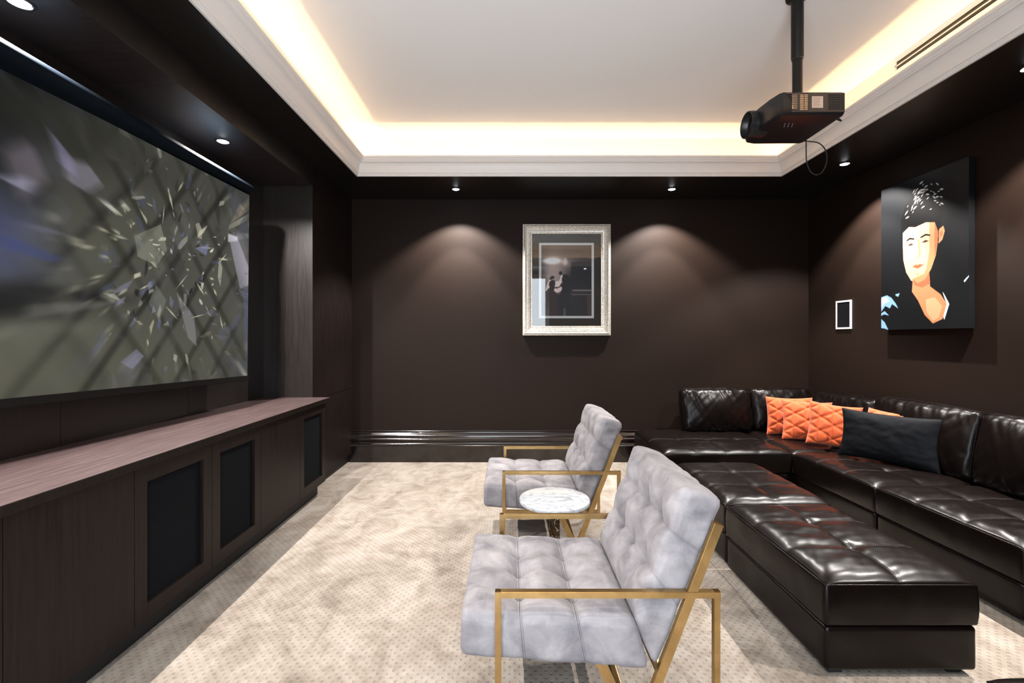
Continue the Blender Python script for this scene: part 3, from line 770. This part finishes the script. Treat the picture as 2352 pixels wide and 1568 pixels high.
lathe('lens', mat('lens_glass', (.01, .01, .02), .05, 0, Coat_Weight=1)[0], pj, [(0, -.012), (.025, -.008), (.046, .004), (.046, .012), (0, .012)], (-.178, .045, .052), 28, 'x')
# side grilles and plate on the face towards the camera
yy = -.2005
def grille_part(x0, x1, z0, z1, nx, nz, slant=0):
    bm = bmesh.new()
    for k in range(nz+1):
        z = z0+(z1-z0)*k/nz; xs = x0+slant*(1-(z-z0)/(z1-z0)); add_box(bm, xs, x1, yy-.0035, yy, z-.0013, z+.0013)
    for k in range(nx+1):
        x = x0+(x1-x0)*k/nx
        if slant and k < nx/2: continue
        add_box(bm, x-.0012, x+.0012, yy-.003, yy, z0, z1)
    o = link_bm('vent_grille', bm, M['lit_side'], pj); o['kind'] = 'stuff'
    return o
bm = bmesh.new()
add_box(bm, -.128, .196, yy-.0015, yy+.002, .110, .118); add_box(bm, -.10, .196, yy-.0015, yy+.002, .012, .021)
for x0, x1 in ((-.064, -.056), (-.004, .013), (.076, .104), (.190, .196)): add_box(bm, x0, x1, yy-.0015, yy+.002, .021, .110)
add_box(bm, .013, .076, yy-.0015, yy+.002, .098, .110); add_box(bm, .013, .076, yy-.0015, yy+.002, .021, .034)
o = link_bm('side_bezel', bm, M['lit_side'], pj); o['label'] = 'side panel framing the vents, warm light painted in as brown'
box('vent_well', M['black_m'], pj, .104, .190, yy-.0008, yy+.001, .021, .110)
warm = mat('warm_metal_fins', (.75, .50, .30), .4, .6)[0]
box('fin_bank', warm, pj, -.095, -.068, yy-.001, yy+.004, .028, .108); box('fin_bank', warm, pj, -.052, -.008, yy-.001, yy+.004, .022, .108)
grille_part(-.115, -.066, .024, .110, 5, 9, .03); grille_part(-.055, -.005, .020, .110, 2, 9)
grille_part(.105, .190, .022, .110, 9, 7)
box('rating_plate', mat('silver_label', (.62, .45, .34), .5)[0], pj, .014, .075, yy-.002, yy+.001, .034, .098)
bm = bmesh.new()
for k in range(9): add_box(bm, .019, .019+.050*(.6+.4*((k*37) % 10)/10), yy-.0026, yy-.0018, .041+k*.006, .0425+k*.006)
o = link_bm('plate_print', bm, mat('grey_print', (.18, .13, .10), .7)[0], pj); o['kind'] = 'stuff'
bm = bmesh.new()
for k in range(9): add_box(bm, -.075+.022*(k % 3)+.008*(k//3), -.073+.022*(k % 3)+.008*(k//3), -.10+.018*(k//3), -.098+.018*(k//3), -.008, -.005)
o = link_bm('status_lights', bm, emit('dim_white_dots', (.8, .85, 1), .5), pj); o['kind'] = 'stuff'
for q in ((-.13, -.15), (.15, -.15), (.15, .14), (-.10, .15)): lathe('foot', M['black_m'], pj, [(0, .124), (.012, .124), (.013, .136), (0, .137)], (q[0], q[1], 0), 16)
tube('power_lead', M['black_m'], pj, [(.20, -.06, .05), (.22, -.07, .045), (.245, -.08, .03), (.262, -.085, .016)], [.004, .006, .008, .005], 8)
mt = thing('projector_mount', 'black telescopic ceiling pole holding the projector', 'projector mount', (1.70, 2.72, 2.83))
lathe('lower_pole', M['blackmetal'], mt, [(0, 0), (.027, 0), (.027, .30), (0, .30)], seg=24)
lathe('upper_pole', M['blackmetal'], mt, [(0, .27), (.031, .27), (.033, .275), (.033, .62), (0, .62)], seg=24)
lathe('ceiling_plate', M['blackmetal'], mt, [(0, .618), (.036, .618), (.060, .628), (.062, .6395), (0, .6395)], seg=28)
lathe('collar', M['black'], mt, [(.0, .262), (.030, .262), (.030, .272), (0, .272)], seg=24)
box('bracket', M['blackmetal'], mt, -.09, .09, -.08, .08, -.012, .002, .003)
tube('bracket_arm', M['blackmetal'], mt, [(-.08, -.06, -.006), (-.11, -.09, -.010), (-.15, -.10, -.006)], .006, 8)
cb = []
for k in range(41):
    t = k/40; a = t*2*math.pi*1.02 - 1.5
    cb.append((1.93 + .075*math.cos(a+math.pi), 2.86 + .02*t, 2.60 - .035 + .105*math.sin(a+math.pi)*1.0))
pts = [(1.84, 2.83, 2.735), (1.852, 2.832, 2.70)]
pts = [(1.84, 2.86, 2.73), (1.842, 2.86, 2.69), (1.842, 2.86, 2.62), (1.846, 2.862, 2.55), (1.868, 2.864, 2.49), (1.905, 2.866, 2.465), (1.945, 2.868, 2.48), (1.973, 2.87, 2.53), (1.98, 2.872, 2.585), (1.965, 2.874, 2.635), (1.93, 2.876, 2.668), (1.88, 2.878, 2.678), (1.82, 2.878, 2.682)]
cu = []
for i in range(len(pts)-1):
    p0, p1, p2, p3 = [Vector(pts[max(0, min(len(pts)-1, i+k))]) for k in (-1, 0, 1, 2)]
    for k in range(4):
        t = k/4; cu.append(.5*((2*p1) + (p2-p0)*t + (2*p0-5*p1+4*p2-p3)*t*t + (3*p1-p0-3*p2+p3)*t**3))
o = tube('cable', M['black_m'], None, cu, .0035, 8); tag(o, 'thin black cable looping down behind the projector', 'cable')

# ------------------------------------------------------------------ armchairs
def crease(u, lines, w):
    return max(0, 1 - min(abs(u-l) for l in lines)/w)
def tuft_disp(L, Wd, T, ul, vl, face, seed):
    """buttoned top: lines at ul (along x) and vl (along y) in metres, button where they cross"""
    def f(p, n):
        top = max(0, n.z); h = 0
        if n.z > .3:
            du = min(abs(p.x-l) for l in ul); dv = min(abs(p.y-l) for l in vl)
            ex = min(p.x+L/2, L/2-p.x, p.y+Wd/2, Wd/2-p.y); env = min(1, ex/.05)
            h += .028 - .025*math.exp(-du/.024) - .016*math.exp(-dv/.020)
            rb = math.hypot(min(abs(p.x-l) for l in ul), min(abs(p.y-l) for l in vl))
            h -= .058*math.exp(-rb/.045) + .003*math.exp(-dv/.004)
            ang_ = math.atan2(min((p.y-l for l in vl), key=abs), min((p.x-l for l in ul), key=abs)); h += .0028*math.sin(ang_*9+seed)*math.exp(-rb/.045)*min(1, rb/.02)
            h += .003*fbm(p, 14, seed)
            h *= (.35+.65*env)*top
        elif abs(n.y) > .5:
            du = min(abs(p.x-l) for l in ul)
            h += .006 - .006*math.exp(-du/.012) + .004*fbm((p.x+p.z*.6, p.y, p.z*.35-p.x*.2), 16, seed+3, 2)
        else:
            dv = min(abs(p.y-l) for l in vl)
            h += .004 - .004*math.exp(-dv/.012) + .003*fbm(p, 12, seed+5, 2)
        return h
    return f
def bil(A, B, C, D, L, T, sh=0):
    """box (x, z) -> quad A(x-,z-) B(x+,z-) C(x+,z+) D(x-,z+) in the x-z plane"""
    A, B, C, D = [Vector(q) for q in (A, B, C, D)]
    def f(p):
        s = p.x/L+.5; t = p.z/T+.5
        q = A*(1-s)*(1-t) + B*s*(1-t) + C*s*t + D*(1-s)*t
        return Vector((q.x, p.y, q.y))
    return f
BTN = []
def button(p, parent):
    if not BTN:
        bm = bmesh.new(); bmesh.ops.create_uvsphere(bm, u_segments=10, v_segments=6, radius=.009)
        o = link_bm('button', bm, M['velvet'], parent, True); BTN.append(o.data)
    else:
        o = bpy.data.objects.new('button', BTN[0]); COL.objects.link(o); o.parent = parent
    o.location = p
def make_chair(label):
    t = thing('armchair', label, 'armchair', (.30, 1.99, 0), 0, 'grey velvet armchairs with brass frames')
    X = lambda x: x - .30
    Wd = .672
    # seat
    L, T = .64, .155; ul = (-.105, .105); vl = (-.168, 0, .168)
    ws = bil((X(-.178), .306), (X(.498), .258), (X(.452), .425), (X(-.176), .452), L, T)
    B = Block((L, Wd, T), .022, tuft_disp(L, Wd, T, ul, vl, 0, 2), ws, (84, 92, 10), 3)
    seat = link_bm('seat_cushion', B.bm(), M['velvet'], t, True)
    bm = bmesh.new(); h = B.h
    for u in ul:
        for o_ in (-.0035, .0035):
            path = B.line((u+o_, -h.y, -h.z), (u+o_, -h.y, h.z), 10, .0015) + B.line((u+o_, -h.y, h.z), (u+o_, h.y, h.z), 50, .001)[1:] + B.line((u+o_, h.y, h.z), (u+o_, h.y, -h.z), 8, .0015)[1:]
            add_tube(bm, path, .0028, 6)
    link_bm('piping', bm, M['velvet'], seat, True)
    for u in ul:
        for v_ in vl: button(B.pt((u, v_, h.z), .002), seat)
    # back
    L2, T2 = .52, .13; ul2 = (-.075, .095)
    wb = bil((X(.522), .264), (X(.765), .868), (X(.638), .908), (X(.454), .425), L2, T2)
    B2 = Block((L2, Wd, T2), .022, tuft_disp(L2, Wd, T2, ul2, vl, 0, 9), wb, (72, 92, 10), 3)
    back = link_bm('back_cushion', B2.bm(), M['velvet'], t, True)
    bm = bmesh.new(); h = B2.h
    for u in ul2:
        for o_ in (-.003, .003):
            path = B2.line((u+o_, -h.y, -h.z), (u+o_, -h.y, h.z), 8, .0012) + B2.line((u+o_, -h.y, h.z), (u+o_, h.y, h.z), 50, .0008)[1:] + B2.line((u+o_, h.y, h.z), (u+o_, h.y, -h.z), 8, .0012)[1:]
            add_tube(bm, path, .0022, 6)
    link_bm('piping', bm, M['velvet'], back, True)
    for u in ul2:
        for v_ in vl: button(B2.pt((u, v_, h.z), .002), back)
    # frame
    for s in (-1, 1):
        y = s*.3555; b_ = .022; dd = .024
        bar('front_leg', M['brass'], t, (X(-.043), y, .0), (X(-.043), y, .551), b_, dd)
        bar('rear_leg', M['brass'], t, (X(.732), y, .0), (X(.732), y, .551), b_, dd)
        bar('armrest', M['brass'], t, (X(-.0541), y, .5395), (X(.7431), y, .5395), b_+.001, dd+.001)
        bar('floor_rail', M['brass'], t, (X(-.032), y, .011), (X(.721), y, .011), b_-.001, dd-.001)
        bar('back_support', M['brass'], t, (X(.442), y, .018), (X(.739), y, .788), .033, dd-.002)
        bar('seat_strut', M['brass'], t, (X(.448), s*.31, .012), (X(.318), s*.31, .292), .036, .012)
    bar('crossbar', M['brass'], t, (X(.448), -.345, .011), (X(.448), .345, .011), .02, .02, (0,0,1))
    bar('crossbar', M['brass'], t, (X(.538), -.345, .248), (X(.538), .345, .248), .02, .02, (0,0,1))
    bar('crossbar', M['brass'], t, (X(.79), -.345, .78), (X(.79), .345, .78), .02, .02, (0,0,1)).location = (-.042, 0, -.012)
    return t
def dup(root, loc, label):
    r_ = root.copy(); COL.objects.link(r_); r_.location = loc; r_['label'] = label
    for ch in list(root.children):
        c = ch.copy(); COL.objects.link(c); c.parent = r_
        for g in list(ch.children):
            d_ = g.copy(); COL.objects.link(d_); d_.parent = c
    return r_
ch1 = make_chair('grey tufted velvet armchair with brass frame, nearer one in front of the marble table')
dup(ch1, (.30, 3.452, 0), 'grey tufted velvet armchair with brass frame, farther one behind the marble table')

# ------------------------------------------------------------------ marble side table
tb = thing('side_table', 'small round white marble side table between the two grey armchairs', 'side table', (.262, 2.722, 0))
lathe('table_top', M['marble'], tb, [(0, .476), (.200, .476), (.207, .479), (.209, .485), (.209, .493), (.206, .498), (.200, .500), (0, .500)], seg=72)
lathe('top_plate', M['brass_dark'], tb, [(0, .466), (.075, .466), (.075, .476), (0, .476)], seg=32)
bm = bmesh.new(); nseg, nrow = 30, 56; R_ = .032; grid = []
for j in range(nrow+1):
    grid.append([bm.verts.new((R_*math.cos(2*math.pi*(k+.5*(j % 2))/nseg), R_*math.sin(2*math.pi*(k+.5*(j % 2))/nseg), .02+.446*j/nrow)) for k in range(nseg)])
for j in range(nrow):
    for k in range(nseg):
        c = noise.cell(Vector((k*.37+3, j*.41, 1.0)))
        vn = noise.noise(Vector((math.cos(2*math.pi*k/nseg)*2.6, math.sin(2*math.pi*k/nseg)*2.6, j*.42)))
        if abs(vn) > .20: continue
        bm.faces.new((grid[j][k], grid[j][(k+1) % nseg], grid[j+1][(k+1) % nseg], grid[j+1][k]))
for v_ in [v_ for v_ in bm.verts if not v_.link_faces]: bm.verts.remove(v_)
o = link_bm('pierced_column', bm, M['brass_dark'], tb, recalc=False); sm = o.modifiers.new('s', 'SOLIDIFY'); sm.thickness = .003
lathe('base', M['brass_dark'], tb, [(0, 0), (.15, 0), (.15, .008), (.14, .014), (.05, .018), (.04, .024), (0, .024)], seg=48)

# ------------------------------------------------------------------ leather seating
def seat_disp(L, Wd, H, ul, vl, crown, seed, dip=.010):
    def f(p, n):
        h = 0
        if n.z > .3:
            e = min(p.x+L/2, L/2-p.x, p.y+Wd/2, Wd/2-p.y)
            ex = min(p.x+L/2, L/2-p.x); ey = min(p.y+Wd/2, Wd/2-p.y)
            h = crown*(1-math.exp(-max(0, ex)/.032))*(1-math.exp(-max(0, ey)/.032))
            du = min([abs(p.x-l) for l in ul] or [9]); dv = min([abs(p.y-l) for l in vl] or [9])
            env = min(1, e/.06)
            h -= dip*math.exp(-(du/.022))*(.3+.7*env) + dip*math.exp(-(dv/.022))*(.3+.7*env)
            rb = math.hypot(du, dv); h -= .012*math.exp(-rb/.035)*env
            # soft pull wrinkles
            h += .0042*fbm((p.x*.8, p.y*2.2, 0), 6, seed, 2)*env + .0030*fbm((p.x+p.y, (p.x-p.y)*2.6, 0), 5.5, seed+4, 2)*env
            h *= n.z
        elif n.z > -.5:
            zz = p.z/H+.5
            h = .006*math.sin(math.pi*max(0, min(1, zz))) + .0022*fbm(p, 7, seed+8, 2)
        return h
    return f
def leather_seat(parent, cx, cy, L, Wd, z0, z1, ul, vl, seed, nm='seat_cushion', crown=.042):
    H = z1-z0
    B = Block((L, Wd, H), .014, seat_disp(L, Wd, H, ul, vl, crown, seed), lambda p: p + Vector((cx, cy, (z0+z1)/2)), (max(12, int(L/.016)), max(12, int(Wd/.016)), 5), 3)
    s = link_bm(nm, B.bm(), M['leather'], parent, True)
    h = B.h; bm = bmesh.new()
    e = .003; path = []
    for a, b_ in (((-h.x, -h.y), (h.x, -h.y)), ((h.x, -h.y), (h.x, h.y)), ((h.x, h.y), (-h.x, h.y)), ((-h.x, h.y), (-h.x, -h.y))):
        path += B.line((a[0], a[1], h.z-.0), (b_[0], b_[1], h.z-.0), 24, .0012)[:-1]
    add_tube(bm, path, .0032, 6, closed=True)
    link_bm('piping', bm, M['leather'], s, True)
    bm = bmesh.new()
    def stitched(a, b_, off):
        for o_ in (-.006, .006):
            A = Vector(a)+Vector(off)*o_; Bq = Vector(b_)+Vector(off)*o_; n = int((Bq-A).length/.0045)
            ps = [B.pt(A.lerp(Bq, k/n), .0006) for k in range(n+1)]
            for k in range(0, n-1, 2): add_tube(bm, [ps[k], ps[k+1]], .0007, 3, cap=False)
    for u in ul: stitched((u, -h.y+.01, h.z), (u, h.y-.01, h.z), (1, 0, 0))
    for v_ in vl: stitched((-h.x+.01, v_, h.z), (h.x-.01, v_, h.z), (0, 1, 0))
    if ul or vl:
        o = link_bm('stitching', bm, M['thread'], s, recalc=False); o['kind'] = 'stuff'
    else: bm.free()
    return s
def base_block(parent, x0, x1, y0, y1, z0, z1, nm='base', seed=0):
    L, Wd, H = x1-x0, y1-y0, z1-z0
    B = Block((L, Wd, H), .018, lambda p, n: .002*fbm(p, 6, seed, 2), lambda p: p + Vector(((x0+x1)/2, (y0+y1)/2, (z0+z1)/2)), (int(L/.04)+2, int(Wd/.04)+2, 5), 3)
    return link_bm(nm, B.bm(), M['leather'], parent, True)

def ottoman(label, x0, x1, y0, y1, seed, tall=.40):
    cx, cy = (x0+x1)/2, (y0+y1)/2; L, Wd = x1-x0, y1-y0
    t = thing('ottoman', label, 'ottoman', (cx, cy, 0), 0, 'dark brown leather ottomans')
    leather_seat(t, 0, 0, L, Wd, .222, tall, [0], [-Wd/6, Wd/6], seed)
    base_block(t, -L/2+.004, L/2-.004, -Wd/2+.004, Wd/2-.004, .03, .218, 'base', seed)
    for sx in (-1, 1):
        for sy in (-1, 1):
            box('foot', M['black_m'], t, sx*(L/2-.07)-.03, sx*(L/2-.07)+.03, sy*(Wd/2-.07)-.03, sy*(Wd/2-.07)+.03, 0, .034, .003)
    return t
ottoman('dark brown leather ottoman, the large one nearest the near armchair', 1.338, 1.992, 1.950, 2.850, 3)
ottoman('dark brown leather ottoman, the farther one pushed up against the sofa side', 1.350, 2.020, 2.880, 3.790, 14)
ottoman('dark brown leather ottoman of which only a corner shows at the bottom right edge', 1.45, 2.45, .62, 1.405, 25, .405)

# corner sofa ---------------------------------------------------------------------------------
so = thing('corner_sofa', 'large dark brown leather corner sofa along the far and right walls', 'sofa', (2.56, 4.15, 0))
SX = lambda x: x-2.56
SY = lambda y: y-4.15
def seat_w(x0, x1, y0, y1, ul, vl, seed, z1=.395):
    cx, cy = (x0+x1)/2, (y0+y1)/2
    return leather_seat(so, SX(cx), SY(cy), x1-x0, y1-y0, .215, z1, [u-cx for u in ul], [v_-cy for v_ in vl], seed)
seat_w(1.392, 2.556, 4.165, 5.15, [1.683, 1.974, 2.265], [4.63], 31)
seat_w(2.562, 3.33, 4.165, 5.15, [], [4.63], 36)
seat_w(2.562, 3.33, 3.226, 4.160, [2.90], [3.54, 3.85], 41)
seat_w(2.562, 3.33, 2.290, 3.222, [2.90], [2.60, 2.91], 47)
seat_w(2.562, 3.33, 1.354, 2.286, [2.90], [1.66, 1.97], 53)
base_block(so, SX(1.40), SX(3.24), SY(4.175), SY(5.28), .03, .212, 'base', 1)
base_block(so, SX(2.572), SX(3.42), SY(3.24), SY(4.165), .03, .212, 'base', 2)
base_block(so, SX(2.572), SX(3.42), SY(2.30), SY(3.225), .03, .212, 'base', 3)
base_block(so, SX(2.572), SX(3.42), SY(1.365), SY(2.285), .03, .212, 'base', 4)
for fx, fy in ((1.5, 4.3), (1.5, 5.15), (2.45, 4.3), (2.66, 3.35), (2.66, 2.4), (2.66, 1.5), (3.3, 1.5), (3.3, 5.1)):
    box('foot', M['black_m'], so, SX(fx)-.03, SX(fx)+.03, SY(fy)-.03, SY(fy)+.03, 0, .034, .003)
# back frames
base_block(so, SX(2.02), SX(3.40), SY(5.17), SY(5.285), .20, .74, 'back_frame', 5)
base_block(so, SX(3.355), SX(3.435), SY(1.40), SY(5.105), .20, .56, 'back_frame', 6)
def back_cushion(cx, cy, wid, hei, thick, rz, lean, seed, z0=.415):
    """cushion facing local -y, width along local x"""
    def disp(p, n):
        u = p.x/(wid/2); v_ = p.z/(hei/2); h = 0
        if n.y > .3: h = .006
        elif n.y < -.3:
            h = .078*(max(0, 1-u*u)**.55)*(max(0, 1-v_*v_)**.55)*abs(n.y)
            s = p.x + .45*p.z
            h += (.0085*fbm((s*3.0, p.z*.45, n.y), 5.5, seed, 3) + .006*fbm((p.x*2.2-p.z*2.0, p.z*.7, 2), 6, seed+2, 2))*abs(n.y)*min(1, .25+abs(v_)*1.0)
        else:
            h = .010*(1-u*u if abs(n.x) < .5 else 1-v_*v_) + .003*fbm(p, 18, seed+5, 2)
        return h
    R_ = Matrix.Rotation(rz, 4, 'Z') @ Matrix.Rotation(lean, 4, 'X')
    off = Vector((SX(cx), SY(cy), z0))
    B = Block((wid, thick, hei), .055, disp, lambda p: off + (R_ @ (p + Vector((0, 0, hei/2)))), (int(wid/.015), 6, int(hei/.016)), 4)
    c = link_bm('back_cushion', B.bm(), M['leather'], so, True)
    bm = bmesh.new(); h = B.h
    for sy in (-1, 1):
        y = sy*(h.y-.004)
        path = B.line((-h.x, sy*h.y, -h.z+.05), (-h.x, sy*h.y, h.z), 12, .001) + B.line((-h.x, sy*h.y, h.z), (h.x, sy*h.y, h.z), 40, .001)[1:] + B.line((h.x, sy*h.y, h.z), (h.x, sy*h.y, -h.z+.05), 12, .001)[1:]
        add_tube(bm, path, .0028, 6)
    link_bm('piping', bm, M['leather'], c, True)
    return c
la = math.radians(-10)
back_cushion(2.262, 5.035, .755, .475, .13, 0, la, 61)
back_cushion(2.975, 5.035, .66, .475, .13, 0, la, 67)
back_cushion(3.285, 4.555, .82, .47, .13, math.radians(-90), la, 71)
back_cushion(3.285, 3.70, .93, .515, .13, math.radians(-90), la, 76)
back_cushion(3.285, 2.765, .93, .515, .13, math.radians(-90), la, 83)
back_cushion(3.285, 1.83, .93, .515, .13, math.radians(-90), la, 89)

# ------------------------------------------------------------------ pillows
def pillow(name, label, m, loc, wid, hei, thick, rz, lean, roll=0, quilt=False, seed=0, group=None, cat='cushion', nu=72):
    nv = int(nu*hei/wid); bm = bmesh.new()
    def surf(u, v_, s):
        su = wid/2*(1-.075*(1-v_*v_)**1.0); sv = hei/2*(1-.085*(1-u*u)**1.0)
        e = max(0, (1-u**4))**.55*max(0, (1-v_**4))**.55
        x, z, y = u*su, v_*sv, s*thick/2*e*(.75+.25*(1-u*u)*(1-v_*v_))
        if quilt:
            a = .112; g = .058
            dd = []
            dd.append(abs(((x+.02)/.105+.5) % 1 - .5)*.105)
            for sg in (1, -1):
                q = (z + sg*x*.59 + (.0)) ; pp = .124
                dd.append(abs((q/pp+.5) % 1 - .5)*pp*.86)
            h = .016*(1-math.exp(-min(dd)/.014)) - .008*math.exp(-math.hypot(dd[1], dd[2])/.012)
            y += s*h*min(1, e*1.6)
        else:
            y += s*e*(.006*fbm((x*1.2, z*2, s), 7, seed, 3)) + s*(1-abs(u))**.0*.004*math.sin(z*70+2*x)*max(0, abs(u)-.75)*4*e
        return Vector((x, y, z+hei/2))
    rows = []
    for s in (1, -1):
        g = []
        for j in range(nv+1):
            v_ = -math.cos(math.pi*j/nv)*.35 + (2*j/nv-1)*.65
            g.append([bm.verts.new(surf(-math.cos(math.pi*i/nu)*.35 + (2*i/nu-1)*.65, v_, s)) for i in range(nu+1)])
        for j in range(nv):
            for i in range(nu): bm.faces.new((g[j][i], g[j][i+1], g[j+1][i+1], g[j+1][i]))
    bmesh.ops.remove_doubles(bm, verts=bm.verts, dist=1e-5)
    o = link_bm(name, bm, m, None, True)
    o.rotation_mode = 'XYZ'
    o.matrix_world = Matrix.Translation(Vector(loc)) @ Matrix.Rotation(rz, 4, 'Z') @ Matrix.Rotation(lean, 4, 'X') @ Matrix.Rotation(roll, 4, 'Y')
    return tag(o, label, cat, group)
PG = 'orange quilted cushions on the sofa'; ZP = .432
pillow('throw_pillow', 'orange quilted cushion with triangle stitching, leftmost and farthest of the row', M['orange'], (2.90, 4.76, ZP), .44, .40, .11, math.radians(-16), math.radians(-8), 0, True, 1, PG)
pillow('throw_pillow', 'orange quilted cushion with triangle stitching, middle one of the row of three', M['orange'], (2.91, 4.50, ZP), .44, .40, .11, math.radians(-20), math.radians(-14), math.radians(2), True, 2, PG)
pillow('throw_pillow', 'orange quilted cushion with triangle stitching, nearest of the row beside the black cushion', M['orange'], (2.945, 4.21, ZP+.012), .41, .40, .11, math.radians(-26), math.radians(-8), math.radians(6), True, 3, PG)
pillow('throw_pillow', 'orange cushion hidden behind the long black cushion with only its top edge showing', M['orange'], (3.13, 3.86, ZP), .43, .41, .08, math.radians(-80), math.radians(-14), 0, True, 4, PG)
pillow('throw_pillow', 'long plain black rectangular cushion leaning on the right side of the sofa', M['blackcloth'], (3.02, 3.70, ZP), .69, .41, .12, math.radians(-60.5), math.radians(-10), 0, False, 5, None)
